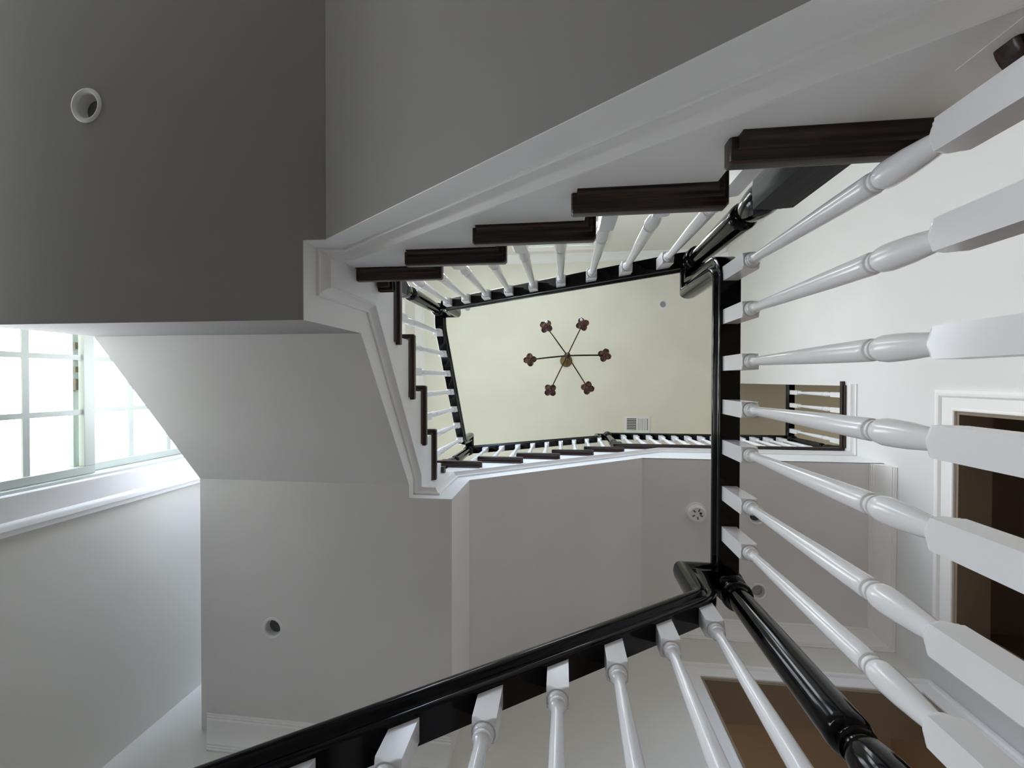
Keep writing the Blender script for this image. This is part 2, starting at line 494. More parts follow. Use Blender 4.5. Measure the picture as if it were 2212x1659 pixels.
# --- landing 2 (lower left)
ln2 = thing('stair_landing', 'upper half-turn landing with mid grey underside and one recessed light', 'landing', (-1.2, 1.15, ZS2), 'stair landings')
mb = MB(); mb.box(XE, -0.5166, YBS + .0022, YE2 - .001, ZS2, ZL2 - TH); mb.box(XE, XLS - .0022, 0.5075, YBS + .0021, ZS2, ZL2 - TH)
body = mb.build('soffit', M['soffit'], ln2, smooth=0)
L2BODY = body
mb = MB(); mb.box(XE, XL, YB + .002, YBS + .02, ZL2 - TH + .0005, ZL2); mb.box(XE, -0.80, YBS + .02, YE2 - .001, ZL2 - TH + .0005, ZL2)
mb.box(XL - .005, XL, YB + .002, YBS + .018, ZL2 - TH - .012, ZL2 - TH + .001)
mb.build('landing_board', M['wood_y'], ln2, smooth=0, bevel=.003)

# --- third flight (bottom), climbs +X to the upper floor
def third_flight(dz, label, dy=0.0, mould=True):
    t = thing('staircase_flight', label, 'stairs', (-0.1, 1.2 + dy, ZL2 + dz), 'open stair flights winding round the well')
    for k in range(0, 5):
        tread(t, f_x, XT - RUN + RUN * k, ZK + RISE * k + dz, YB + dy, YBS + dy, YE2 - .002, -1, M['wood_x'])
    tp = [(s, z + dz) for s, z in steps_top(XT - RUN, ZK, 5)]
    o3 = [(XLS - .002, ZS2 + dz), (XLS - .002, ZK - TH + dz)] + tp[1:] + [(0.4535, ZUP - TH + dz)] + [(0.5855, ZUP - TH + dz), (0.5855, ZH + dz), (-0.5166, 2.36 + dz), (-0.5166, ZS2 + dz)]
    poly_body('stringer', o3, lambda u, v, w: (u, w, v), YBS + dy, YBS + .002 + dy, M['trim'], t)
    o3b = [(-0.5160, 2.36 + dz), (-0.5160, ZK + RISE - TH + dz)] + tp[3:-1] + [(0.5855, tp[-1][1]), (0.5855, ZH + .0002 + dz)]
    poly_body('soffit', o3b, lambda u, v, w: (u, w, v), YBS + .0022 + dy, YE2 - .002, M['soffit'], t)
    if mould:
        mo = MB()
        s3 = (ZH - 2.36) / (0.586 + .5166)
        mo.strip([(XLS, ZS2 + g + dz), (-0.5166 - g * 1.25, ZS2 + g + dz), (-0.5166 - g * 1.25, 2.412 + dz), (0.5855, 2.412 + (0.5855 + 0.594) * (3.455 - 2.412) / (0.775 + 0.594) + dz)], MOULD,
                 lambda u, v, h: (u, YBS + dy - h, v))
        mo.build('panel_moulding', M['trim'], t, smooth=30)
    return t
fl3 = third_flight(0.0, 'highest stair flight with dark oak treads, rising to the upper floor')
fl0 = third_flight(-FF, 'stair flight coming up from below to this floor, under the black lower handrail', 0.0, False)

# ------------------------------------------------------------------ floors
up = bpy.data.objects.new('floor', None); C.objects.link(up); up.location = (1.3, 1.2, ZH)
struct(up, 'upper floor slab beside the well, edged in dark oak')
mb = MB(); mb.box(0.586, XR - .0005, YBS + .0022, YW1 - .0005, ZH, ZUP - TH - .001); HALLSLAB = mb.build('soffit', M['soffit'], up, smooth=0)
mb = MB(); mb.box(0.586, XR - .0005, YBS, YBS + .005, ZH, ZUP - TH); mb.build('fascia', M['trim'], up, smooth=0)
mo = MB()
z_end = 2.412 + (0.5855 + 0.594) * (3.455 - 2.412) / (0.775 + 0.594)
mo.strip([(0.586, z_end), (0.775, 3.455), (XR - .001 , 3.462)], MOULD, lambda u, v, h: (u, YBS - h, v))
mo.build('panel_moulding', M['trim'], up, smooth=30)
mb = MB(); mb.box(0.423, XR - .0005, YB, YW1 - .0005, ZUP - TH + .0004, ZUP); mb.box(0.4235, XR - .03, YBS - .013, YBS + .006, ZUP - TH - .016, ZUP - TH + .0002)
mb.build('nosing', M['wood_x'], up, smooth=0, bevel=.004)

cur = bpy.data.objects.new('floor', None); C.objects.link(cur); cur.location = (1.3, 0.2, 0)
struct(cur, 'floor of this storey beside the well')
mb = MB(); mb.box(0.43, XR - .0005, YTS + .002, YW1 - .0005, ZFL - .32, ZFL - .02); mb.box(0.83, XR - .0005, YW0 + .0005, YTS + .002, ZFL - .32, ZFL - .02)
mb.build('slab', M['soffit'], cur, smooth=0)
mb = MB(); mb.box(0.395, XR - .0005, YTS + .004, YW1 - .0005, ZFL - .0195, ZFL); mb.box(0.83, XR - .0005, YW0 + .0005, YTS + .004, ZFL - .0195, ZFL)
mb.build('boards', M['floorlight'], cur, smooth=0)

mb = MB(); mb.box(XW - .3, XR + 1.9, YW0 - .3, YW1 + 2.6, ZB - .1, ZB)
struct(mb.build('floor', M['floorlight'], None, smooth=0), 'lowest floor at the foot of the well')

# ------------------------------------------------------------------ balustrades
GY = YTS - .0445                    # centre of first-flight rail
def nline(s, s0, z0): return z0 + (s - s0) * RISE / RUN
RAISE = 0.75

# this floor guard rail (right)
GX, GZ = 0.4717, 1.269
N1 = (0.476, -0.4325); N5 = (0.476, 0.590)
Z1 = nline(-N1[0], -XA, ZA) + RAISE + .03        # rail underside level over newel 1
b1 = thing('balustrade', 'level guard rail of this floor: black rail over white turned balusters at the right', 'railing', (GX, 0.1, ZFL), 'balustrades of the staircase')
mb = MB()
f = lambda s, z, u: (GX + u, s, z)
rail_mesh(mb, [(N5[1], GZ, 0), (-0.368, GZ, .085), (-0.368, Z1, 0), (N1[1], Z1, 0)], f)
mb.build('handrail', M['black'], b1, smooth=40)
for y in (-0.30, -0.178, -0.046, 0.076, 0.190, 0.321, 0.436):
    baluster(b1, GX, y, ZFL, GZ, 0.134)
newel(b1, N5[0], N5[1], ZFL, 0.612, GZ - .012)
mb = MB(); cap(mb, N5[0], N5[1], GZ - .012); mb.build('newel_cap', M['black'], b1, smooth=40)

# first flight balustrade
b2 = thing('balustrade', 'sloping balustrade on the first stair flight across the top of the well', 'railing', (0, GY, ZA), 'balustrades of the staircase')
N2 = (-0.765, GY)
mb = MB()
f = lambda s, z, u: (-s, GY + u, z)
sl = RISE / RUN
zr1 = lambda X: ZA + (XA - X) * sl + RAISE
xl = XA - (Z1 - ZA - RAISE) / sl
ztop2 = ZF + (-0.44 - (YG - RUN)) * sl + RAISE
ztop2 = 2.665
rail_mesh(mb, [(-N1[0], Z1, 0), (-xl, Z1, .25), (0.716, zr1(-0.716), .08), (0.716, ztop2, 0), (0.782, ztop2, 0)], f)
mb.build('handrail', M['black'], b2, smooth=40)
mb = MB(); cap(mb, N1[0], N1[1], Z1 - .001); mb.build('newel_cap', M['black'], b2, smooth=40)
for k in range(9):
    X = 0.374 - .1265 * k
    lev = math.floor((XA - X) / RUN - 1e-6)
    zr = zr1(X) if X < xl - .03 else Z1
    baluster(b2, X, GY, ZA + RISE * lev, zr, 0.070 if k else .085, slope=(-sl, 0) if X < xl - .03 else None)
newel(b2, N1[0], N1[1], ZA, 1.045, Z1)

# second flight balustrade
GX2 = -0.762 - .0203
b3 = thing('balustrade', 'short sloping balustrade on the middle flight at the left of the well', 'railing', (GX2, 0, ZF), 'balustrades of the staircase')
N2 = (GX2, -0.445); N3 = (GX2, 0.60)
zr2 = lambda Y: ZF + (Y - (YG - RUN)) * sl + RAISE
Z2 = 2.665
yl = YG - RUN + (Z2 - ZF - RAISE) / sl
Z3 = ZK + (GX2 - (XT - RUN)) * sl + RAISE + .03
mb = MB()
rail_mesh(mb, [(N2[1], Z2, 0), (max(yl, -.33), Z2, .30), (0.520, zr2(0.520), .08), (0.520, Z3, 0), (N3[1], Z3, 0)], lambda s, z, u: (GX2 + u, s, z))
mb.build('handrail', M['black'], b3, smooth=40)
mb = MB(); cap(mb, N2[0], N2[1], Z2 - .001); mb.build('newel_cap', M['black'], b3, smooth=40)
for Y in (-0.299, -0.169, -0.040, 0.088, 0.216, 0.344, 0.466):
    lev = math.floor((Y - (YG - RUN)) / RUN)
    baluster(b3, GX2, Y, ZF + RISE * lev, zr2(Y) if Y > -.28 else Z2 + .012, 0.072, slope=(0, sl))
newel(b3, N2[0], N2[1], ZL1, 1.99, Z2)
newel(b3, N3[0], N3[1], ZL2, ZL2 + .36, Z3)

# third flight balustrade
GY3 = 0.5795 + .0203
b4 = thing('balustrade', 'sloping balustrade on the highest flight, reaching the upper floor', 'railing', (-0.2, GY3, ZK), 'balustrades of the staircase')
N4 = (0.475, GY3)
ZG = ZUP + .87
zr3 = lambda X: ZK + (X - (XT - RUN)) * sl + RAISE
mb = MB()
xl3 = XT - RUN + (Z3 - ZK - RAISE) / sl
rail_mesh(mb, [(N3[0], Z3, 0), (xl3, Z3, .25), (0.400, zr3(0.400), .08), (0.400, ZG, 0), (N4[0], ZG, 0)], lambda s, z, u: (s, GY3 + u, z))
mb.build('handrail', M['black'], b4, smooth=40)
mb = MB(); cap(mb, N3[0], N3[1], Z3 - .001); mb.build('newel_cap', M['black'], b4, smooth=40)
for X in (-0.647, -0.518, -0.387, -0.261, -0.136, -0.009, 0.117, 0.243, 0.372):
    lev = math.floor((X - (XT - RUN)) / RUN)
    zr = zr3(X) if X > xl3 + .03 else Z3 + .01
    baluster(b4, X, GY3, ZK + RISE * lev, zr, 0.072, slope=(sl, 0), seg=14)

# upper floor guards
b5 = thing('balustrade', 'long level guard rail along the edge of the upper floor', 'railing', (1.3, .588, ZUP), 'balustrades of the staircase')
GX6 = 2.2525
mb = MB()
rail_mesh(mb, [(N4[0], ZG, 0), (GX6, ZG, 0)], lambda s, z, u: (s, .588 + u, z))
mb.build('handrail', M['black'], b5, smooth=40)
for k in range(13):
    baluster(b5, 0.625 + .1253 * k, .588, ZUP, ZG, 0.134, turn=.50, seg=14)
newel(b5, N4[0], .588, ZUP, ZUP + .22, ZG); newel(b5, GX6, .588, ZUP, ZUP + .22, ZG)
mb = MB(); cap(mb, N4[0], .588, ZG - .001); mb.build('newel_cap', M['black'], b5, smooth=40)
mb = MB(); cap(mb, GX6, .588, ZG - .001); mb.build('newel_cap', M['black'], b5, smooth=40)
b6 = thing('balustrade', 'short level guard rail closing the upper corridor opening in the right wall', 'railing', (GX6, .3, ZUP), 'balustrades of the staircase')
mb = MB()
rail_mesh(mb, [(.588, ZG + .0005, 0), (.045, ZG + .0005, 0)], lambda s, z, u: (GX6 + u, s, z))
mb.build('handrail', M['black'], b6, smooth=40)
for y in (.122, .248, .374, .500):
    baluster(b6, GX6, y, ZUP, ZG, 0.134, turn=.50, seg=14)

# lower flight balustrade (bottom of the photo)
GY0 = 0.554 + .0203
b7 = thing('balustrade', 'sloping balustrade descending to the lower left, nearest the camera', 'railing', (0, GY0, ZFL - .5), 'balustrades of the staircase')
zr0 = lambda X: ZFL + (X - (XT + 4 * RUN)) * sl + .743
mb = MB()
rail_mesh(mb, [(-1.00, zr0(-1.00), 0), (0.398, zr0(0.398), .075), (0.398, GZ, 0), (N5[0], GZ, 0)], lambda s, z, u: (s, GY0 + u, z))
mb.build('handrail', M['black'], b7, smooth=40)
for X in (-0.755, -0.629, -0.503, -0.377, -0.251, -0.125, -0.006, 0.110, 0.233, 0.352):
    lev = math.floor((X - (XT - RUN)) / RUN)
    zr = zr0(X)
    baluster(b7, X, GY0, ZK - FF + RISE * lev if lev >= 0 else ZL2 - FF, zr, 0.070, slope=(sl, 0))

# ------------------------------------------------------------------ walls with openings
def wall(name, axis, p0, p1, u0, u1, z0, z1, holes, mat, label=None, mat2=None, dz=None):
    """slab between p0 and p1 along axis; holes = (ua, ub, za, zb)"""
    us = sorted({u0, u1, *[h[0] for h in holes], *[h[1] for h in holes]})
    zs = sorted({z0, z1, *[h[2] for h in holes], *[h[3] for h in holes]})
    mb = MB()
    idx = {}
    def vid(p, u, z):
        key = (p, u, z)
        if key not in idx:
            idx[key] = len(mb.v); mb.v.append((p, u, z) if axis == 'x' else (u, p, z))
        return idx[key]
    inside = lambda i, j: 0 <= i < len(us) - 1 and 0 <= j < len(zs) - 1 and not any(
        h[0] < (us[i] + us[i + 1]) / 2 < h[1] and h[2] < (zs[j] + zs[j + 1]) / 2 < h[3] for h in holes)
    for i in range(len(us) - 1):
        for j in range(len(zs) - 1):
            if not inside(i, j): continue
            a, b, c, d = us[i], us[i + 1], zs[j], zs[j + 1]
            mb.f.append((vid(p0, a, c), vid(p0, b, c), vid(p0, b, d), vid(p0, a, d)))
            mb.f.append((vid(p1, a, c), vid(p1, a, d), vid(p1, b, d), vid(p1, b, c)))
            if not inside(i - 1, j): mb.f.append((vid(p0, a, c), vid(p0, a, d), vid(p1, a, d), vid(p1, a, c)))
            if not inside(i + 1, j): mb.f.append((vid(p0, b, c), vid(p1, b, c), vid(p1, b, d), vid(p0, b, d)))
            if not inside(i, j - 1): mb.f.append((vid(p0, a, c), vid(p1, a, c), vid(p1, b, c), vid(p0, b, c)))
            if not inside(i, j + 1): mb.f.append((vid(p0, a, d), vid(p0, b, d), vid(p1, b, d), vid(p1, a, d)))
    return struct(mb.build(name, mat, None, smooth=0), label)

WY0, WY1 = -0.585, 0.445          # window opening
W1 = (-1.62, WY1, 0.85, 3.05); W2 = (-0.90, 0.36, 3.60, 5.38)
W3 = (-0.50, 0.40, 4.25, 5.62)
W7 = (-1.85, -0.85, 2.95, 5.30)
W6 = (-1.70, -0.80, 4.25, 5.55)  # unseen back wall window, added to let in more daylight
wall('wall_left', 'x', XW - .16, XW, YW0 - .15, YW1 + .15, ZB, ZC + .2, [W1, W2], M['wall'], 'grey white wall with tall windows at the left')
wall('wall_front', 'y', YW0 - .15, YW0, XW, XR, ZB, ZC + .2, [W3, W7], M['wall'], 'wall at the top of the photo with a high window')
D1 = (0.173, 1.45, ZFL, 2.655)    # door in right wall
OP = (0.045, YW1, ZUP, 6.00)      # corridor opening
wall('wall_right', 'x', XR, XR + .165, YW0 - .15, YW1 + .15, ZB, ZC + .2, [D1, OP], M['wall_white'], 'tall white wall at the right')
D2 = (0.834, 2.062, ZFL, 2.677)
wall('wall_back', 'y', YW1, YW1 + .25, XW, XR, ZB, ZC + .2, [D2, W6], M['wall'], 'wall at the bottom of the photo with a cased doorway')
mb = MB(); mb.box(XW, XR, YW0, YW1, ZC, ZC + .2); CEIL = struct(mb.build('ceiling', M['ceiling'], None, smooth=0), 'cream ceiling above the well')

# upper corridor behind the right wall
mb = MB()
X0, X1 = XR + .166, 4.3
mb.box(X0, X1, -.12, .045, 3.4, 6.3); mb.box(X0, X1, 1.95, 2.1, 3.4, 6.3); mb.box(X1, X1 + .1, -.12, 2.1, 3.4, 6.3)
struct(mb.build('wall_corridor', M['wall_tan'], None, smooth=0), 'tan walls of the upper corridor')
mb = MB(); mb.box(X0, X1, -.12, 2.1, 6.00, 6.1); struct(mb.build('ceiling', M['wall_tan'], None, smooth=0), 'dim tan ceiling of the upper corridor')
mb = MB(); mb.box(XR + .0005, X1, .046, 1.95, ZUP - .12, ZUP - .0005); struct(mb.build('floor', M['floorwood'], None, smooth=0), 'upper corridor floor')
mb = MB(); mb.box(XR - .022, XR + .10, .010, YBS - .03, ZUP - TH + .0008, ZUP + .0004); mb.box(XR - .014, XR - .0005, .040, YBS - .04, ZUP - TH - .018, ZUP - TH + .0006)
struct(mb.build('trim_1', M['wood_y'], None, smooth=0, bevel=.003), 'dark oak nosing under the short guard rail')
mo = MB(); mo.strip([(YBS - .001, 3.462), (.030, 3.462)], [(-d, h) for d, h in MOULD], lambda u, v, h: (XR - h, u, v))
struct(mo.build('trim_2', M['trim'], None, smooth=30), 'white moulding below the short guard rail')

# room behind the right door
mb = MB()
mb.box(XR + .166, 4.3, -.12, .05, ZFL, 3.2); mb.box(XR + .166, 4.3, 1.7, 1.8, ZFL, 3.2); mb.box(4.3, 4.4, -.12, 1.8, ZFL, 3.2); mb.box(XR + .166, 4.3, -.12, 1.8, 3.2, 3.3)
mb.box(XR + .166, 4.3, -.12, 1.8, ZFL - .1, ZFL - .001)
struct(mb.build('wall_bedroom', M['wall_brown'], None, smooth=0), 'dark room behind the right doorway')
# room behind the bottom door
mb = MB()
mb.box(.2, .3, YW1 + .251, 4.3, ZFL, 3.2); mb.box(2.26, 2.36, YW1 + .251, 4.3, ZFL, 3.2); mb.box(.2, 2.36, 4.3, 4.4, ZFL, 3.2); mb.box(.2, 2.36, YW1 + .251, 4.3, 3.2, 3.3)
mb.box(.2, 2.36, YW1 + .251, 4.3, ZFL - .1, ZFL - .001)
struct(mb.build('wall_parlour', M['wall_brown'], None, smooth=0), 'brown lit room behind the bottom doorway')

# ------------------------------------------------------------------ crowns
CROWN = [(0, 0), (.120, 0), (.120, .006), (.114, .010), (.112, .014), (.104, .014), (.100, .020), (.085, .026), (.062, .042), (.042, .064), (.030, .080),
         (.020, .083), (.020, .087), (.012, .088), (.008, .092), (.003, .092), (0, .094)]
def crown(path, fn, name, label, prof=CROWN, left=True):
    mo = MB(); mo.strip(path, [(h if left else -h, d) for d, h in prof], fn)
    return struct(mo.build(name, M['trim'], None, smooth=25), label)
# plan paths: offset to the left of the walking direction = into the room; d = drop
crown([(XR - .0005, YBS + .006), (XR - .0005, YW1 - .0005), (0.60, YW1 - .0005)], lambda u, v, d: (u, v, ZH - d - .0004), 'trim_3', 'white crown moulding round the hall ceiling')
crown([(-0.517, YW1 - .0005), (XE + .03, YW1 - .0005)], lambda u, v, d: (u + (.8 * d if u < -1.7 else 0), v, ZS2 - d * .9 - .0004), 'trim_4', 'white crown moulding under the upper landing')
crown([(XR - .0005, -1.7), (XR - .0005, .044)], lambda u, v, d: (u, v, ZC - d * 1.3 - .0004), 'trim_5', 'crown moulding under the main ceiling at the right', left=True)
crown([(XW + .0005, YW0 + .0005), (XR - .0005, YW0 + .0005)], lambda u, v, d: (u, v, ZC - d * 1.3 - .0004), 'trim_6', 'crown moulding under the main ceiling at the top', left=True)
crown([(XR - .0005, YW1 - .0005), (XW + .0005, YW1 - .0005)], lambda u, v, d: (u, v, ZC - d * 1.3 - .0004), 'trim_7', 'crown moulding under the main ceiling at the bottom', left=True)
crown([(XW + .0005, YW1 - .1), (XW + .0005, YW0 + .1)], lambda u, v, d: (u, v, ZC - d * 1.3 - .0004), 'trim_8', 'crown moulding under the main ceiling at the left', left=True)

# ------------------------------------------------------------------ casings
CAS = [(0, -.001), (0, .012), (.004, .016), (.012, .016), (.018, .013), (.075, .015), (.080, .021), (.086, .026), (.098, .028), (.104, .024), (.108, .022), (.116, .020), (.116, -.001)]
def casing(path, fn, name, label, k=1.0, left=True):
    mo = MB(); mo.strip(path, [(d * k if left else -d * k, h) for d, h in CAS], fn)
    return struct(mo.build(name, M['trim'], None, smooth=25), label)

d1 = casing([(D1[0], ZFL), (D1[0], D1[3]), (D1[1], D1[3]), (D1[1], ZFL)], lambda u, v, h: (XR - h, u, v), 'door_1', 'white door casing on the right wall')
mb = MB()
JT = .018
mb.box(XR - .002, XR + .166, D1[0], D1[0] + JT, ZFL, D1[3]); mb.box(XR - .002, XR + .166, D1[1] - JT, D1[1], ZFL, D1[3]); mb.box(XR - .002, XR + .166, D1[0] + JT, D1[1] - JT, D1[3] - JT, D1[3])
mb.build('jamb', M['wall_brown'], d1, smooth=0)
d2 = casing([(D2[0], ZFL), (D2[0], D2[3]), (D2[1], D2[3]), (D2[1], ZFL)], lambda u, v, h: (u, YW1 - h, v), 'door_2', 'white door casing on the bottom wall')
mb = MB()
mb.box(D2[0], D2[0] + JT, YW1 - .002, YW1 + .251, ZFL, D2[3]); mb.box(D2[1] - JT, D2[1], YW1 - .002, YW1 + .251, ZFL, D2[3]); mb.box(D2[0] + JT, D2[1] - JT, YW1 - .002, YW1 + .251, D2[3] - JT, D2[3])
mb.build('jamb', M['wall_brown'], d2, smooth=0)

# ------------------------------------------------------------------ windows
def window(n, axis, p, sgn, u0, u1, z0, z1, meet, cols, rows_lo, rows_hi, label):
    """p = inner wall face, sgn = direction outwards; u horizontal"""
    P = (lambda d, u, z: (p + sgn * d, u, z)) if axis == 'x' else (lambda d, u, z: (u, p + sgn * d, z))
    def bx(mb, d0, d1_, ua, ub, za, zb):
        a = P(d0, ua, za); b = P(d1_, ub, zb)
        mb.box(a[0], b[0], a[1], b[1], a[2], b[2])
    w = casing([(u0, z0), (u0, z1), (u1, z1), (u1, z0)], lambda u, v, h: P(-h, u, v), 'window_%d' % n, label, 1.35)
    mb = MB()
    bx(mb, .0, .16, u0, u0 + .012, z0, z1); bx(mb, .0, .16, u1 - .012, u1, z0, z1); bx(mb, .0, .16, u0 + .012, u1 - .012, z1 - .012, z1); bx(mb, .0, .16, u0 + .012, u1 - .012, z0, z0 + .012)
    bx(mb, -.05, .0, u0 - .16, u1 + .16, z0 - .03, z0)
    mb.build('window_frame', M['vinyl'], w, smooth=0, bevel=.002)
    a, b = u0 + .013, u1 - .013
    st = .036
    def sash(za, zb, d0, rows, lo, hi):
        mb = MB()
        bx(mb, d0, d0 + .032, a, a + st, za, zb); bx(mb, d0, d0 + .032, b - st, b, za, zb)
        bx(mb, d0 + .0005, d0 + .0315, a + st, b - st, za, za + lo); bx(mb, d0 + .0005, d0 + .0315, a + st, b - st, zb - hi, zb)
        s = mb.build('sash', M['vinyl'], w, smooth=0, bevel=.003)
        mb = MB(); mw = .0115
        for k in range(1, cols):
            u = a + st + (b - a - 2 * st) * k / cols
            bx(mb, d0 + .011, d0 + .021, u - mw, u + mw, za + lo, zb - hi)
        for z in rows:
            bx(mb, d0 + .0115, d0 + .0205, a + st, b - st, z - mw, z + mw)
        q = mb.build('muntin', M['vinyl'], w, smooth=0)
        q.parent = s; q.matrix_parent_inverse = Matrix.Identity(4)
        mb = MB(); bx(mb, d0 + .014, d0 + .018, a + st - .002, b - st + .002, za + lo - .002, zb - hi + .002)
        q = mb.build('pane', M['glass'], w, smooth=0)
        q.parent = s; q.matrix_parent_inverse = Matrix.Identity(4)
    sash(z0 + .013, meet + .0, .030, rows_lo, .05, .045)
    sash(meet - .052, z1 - .013, .078, rows_hi, .048, .045)
    mb = MB()
    for ua, ub in ((-.165, -.135), (-.105, -.085), (-.055, -.030), (.0, .05)):
        bx(mb, .066, .0777, ua, ub, meet - .052, meet - .014)
    mb.build('sash_lock', M['lock'], w, smooth=0)
    return w
window(1, 'x', XW, -1, W1[0], W1[1], W1[2], W1[3], 1.735, 8, [1.05, 1.27, 1.487], [1.955, 2.165, 2.39, 2.61, 2.82], 'tall white window with small panes in the left wall')
window(2, 'x', XW, -1, W2[0], W2[1], W2[2], W2[3], 4.45, 5, [3.89, 4.17], [4.75, 5.05], 'upper window in the left wall')
window(3, 'y', YW0, -1, W3[0], W3[1], W3[2], W3[3], 4.92, 3, [4.58], [5.27], 'high window in the wall at the top')


window(5, 'y', YW0, -1, W7[0], W7[1], W7[2], W7[3], 4.1, 3, [3.3, 3.65], [4.5, 4.9], 'second high window in the wall at the top')
window(4, 'y', YW1, 1, W6[0], W6[1], W6[2], W6[3], 4.9, 3, [4.57], [5.22], 'added unseen upper daylight window in the wall at the bottom of the photo')

# ------------------------------------------------------------------ recessed lights
def cut(obj, x, y, z, r, depth):
    mb = MB(); mb.lathe([(r, -.05), (r, depth)], (x, y, z), 32)
    c = mb.build('cutter', M['darkgap'], None, smooth=0)
    md = obj.modifiers.new('hole', 'BOOLEAN'); md.operation = 'DIFFERENCE'; md.object = c; md.solver = 'EXACT'
    dg = bpy.context.evaluated_depsgraph_get()
    me = bpy.data.meshes.new_from_object(obj.evaluated_get(dg))
    obj.modifiers.clear(); obj.data = me
    bpy.data.objects.remove(c)

def downlight(host, x, y, z, r, label, dark=True):
    LM = M['lens'] if dark else M['lenspale']
    cut(host, x, y, z, r * .80, .085)
    t = thing('recessed_light', label, 'light', (x, y, z), 'recessed downlights')
    mb = MB(); n = 40
    mb.lathe([(r * .72, .006), (r * .74, -.002), (r * .82, -.0055), (r * .93, -.005), (r, -.001), (r * .99, .0005), (r * .785, .0005), (r * .77, .012)], (x, y, z), n, caps=False)
    mb.f += [tuple([7 * n + k, 7 * n + (k + 1) % n, (k + 1) % n, k]) for k in range(n)]
    mb.build('trim_ring', M['plastic'], t, smooth=50)
    mb = MB()
    mb.lathe([(r * .76, .001), (r * .72, .010), (r * .64, .022), (r * .60, .030), (r * .63, .032), (r * .78, .008)], (x, y, z), n, caps=False)
    mb.build('reflector', M['canmetal2'], t, smooth=50)
    mb = MB(); mb.lathe([(.001, .024), (r * .40, .0245), (r * .61, .028), (r * .58, .040), (.001, .041)], (x, y, z), n)
    mb.build('lamp_lens', LM, t, smooth=50)
    return t
downlight(L1BODY, -1.42, -0.821, ZS1, .052, 'recessed light in the shade-darkened underside of the lower landing, upper left')
downlight(L2BODY, -1.435, 1.247, ZS2, .056, 'recessed light in the grey underside of the upper landing, lower left')
downlight(HALLSLAB, 1.372, 0.963, ZH, .066, 'recessed light in the hall ceiling, half hidden by a white baluster')
downlight(HALLSLAB, 1.385, 1.499, ZH, .062, 'recessed light in the hall ceiling beside the black newel post', dark=False)
downlight(CEIL, 1.391, -1.044, ZC, .060, 'recessed light in the cream ceiling at the upper right', dark=False)
downlight(CEIL, -1.368, -1.043, ZC, .060, 'recessed light in the cream ceiling by the left rail corner', dark=False)

# ------------------------------------------------------------------ smoke detector
x, y, z = 0.958, 0.953, ZH
t = thing('smoke_detector', 'round white smoke detector on the hall ceiling beside the black handrail', 'smoke detector', (x, y, z))
mb = MB(); mb.lathe([(.074, 0), (.074, -.008), (.070, -.010), (.066, -.010), (.001, -.010)], (x, y, z), 40); mb.build('base', M['plastic'], t, smooth=40)
mb = MB(); mb.lathe([(.062, -.010), (.063, -.014), (.062, -.030), (.056, -.040), (.046, -.044), (.044, -.041), (.020, -.041), (.001, -.041)], (x, y, z), 40); mb.build('cover', M['plastic'], t, smooth=40)
mb = MB()
for a0 in (.4, 1.5, 2.7, 3.9, 5.1):
    c, s_ = math.cos(a0), math.sin(a0)
    for rr in (.024, .034):
        mb.lathe([(.0045, -.0405), (.0045, -.0425)], (x + c * rr, y + s_ * rr, z), 10)
mb.lathe([(.009, -.0405), (.008, -.0435)], (x + .022, y - .006, z), 16)
mb.build('vent_hole', M['darkgap'], t, smooth=0)

# ------------------------------------------------------------------ ceiling vent
x0, x1, y0, y1 = 0.872, 1.219, 0.510, 0.738
t = thing('ceiling_vent', 'square white air vent with two louvred halves in the cream ceiling', 'vent', ((x0 + x1) / 2, (y0 + y1) / 2, ZC))
mb = MB()
fr = [(x0, y0), (x1, y0), (x1, y1), (x0, y1)]
b_ = .032
mb.box(x0, x1, y0, y0 + b_, ZC - .010, ZC - .0003); mb.box(x0, x1, y1 - b_, y1, ZC - .010, ZC - .0003)
mb.box(x0, x0 + b_, y0 + b_, y1 - b_, ZC - .010, ZC - .0003); mb.box(x1 - b_, x1, y0 + b_, y1 - b_, ZC - .010, ZC - .0003)
xm = (x0 + x1) / 2
mb.box(xm - .012, xm + .012, y0 + b_, y1 - b_, ZC - .010, ZC - .0003)
mb.build('frame', M['plastic'], t, smooth=0, bevel=.002)
mb = MB(); mb.box(x0 + b_, xm - .012, y0 + b_, y1 - b_, ZC - .0035, ZC - .0003); mb.box(xm + .012, x1 - b_, y0 + b_, y1 - b_, ZC - .0035, ZC - .0003); mb.build('backing', M['darkgap'], t, smooth=0)
mb = MB()
for k in range(7):
    yy = y0 + b_ + .012 + k * (y1 - y0 - 2 * b_ - .012) / 6.6
    mb.box(x0 + b_, xm - .012, yy, yy + .009, ZC - .009, ZC - .0036)
for k in range(9):
    xx = xm + .016 + k * .0135
    mb.box(xx, xx + .010, y0 + b_, y1 - b_, ZC - .009, ZC - .0036)
mb.build('louvre', M['plastic'], t, smooth=0)

# ------------------------------------------------------------------ chandelier
cx, cy, hz = 0.060, -0.266, 4.77
ch = thing('chandelier', 'six armed bronze chandelier with leafy candle cups hanging below the cream ceiling', 'chandelier', (cx, cy, hz))
mb = MB(); mb.lathe([(.085, 1.35 - .0), (.086, 1.335), (.078, 1.325), (.055, 1.310), (.020, 1.300), (.010, 1.285), (.001, 1.285)], (cx, cy, hz), 32)
mb.build('canopy', M['brass'], ch, smooth=40)
mb = MB(); mb.tube([(cx, cy, hz + 1.29), (cx, cy, hz + .12)], .0055, 10); mb.build('stem', M['bronze'], ch)
mb = MB(); mb.lathe([(.001, -.060), (.010, -.055), (.014, -.045), (.009, -.034), (.022, -.022), (.034, 0), (.036, .018), (.026, .040), (.014, .055), (.020, .085), (.016, .12), (.006, .14)], (cx, cy, hz), 24)
mb.build('hub', M['bronze'], ch, smooth=40)
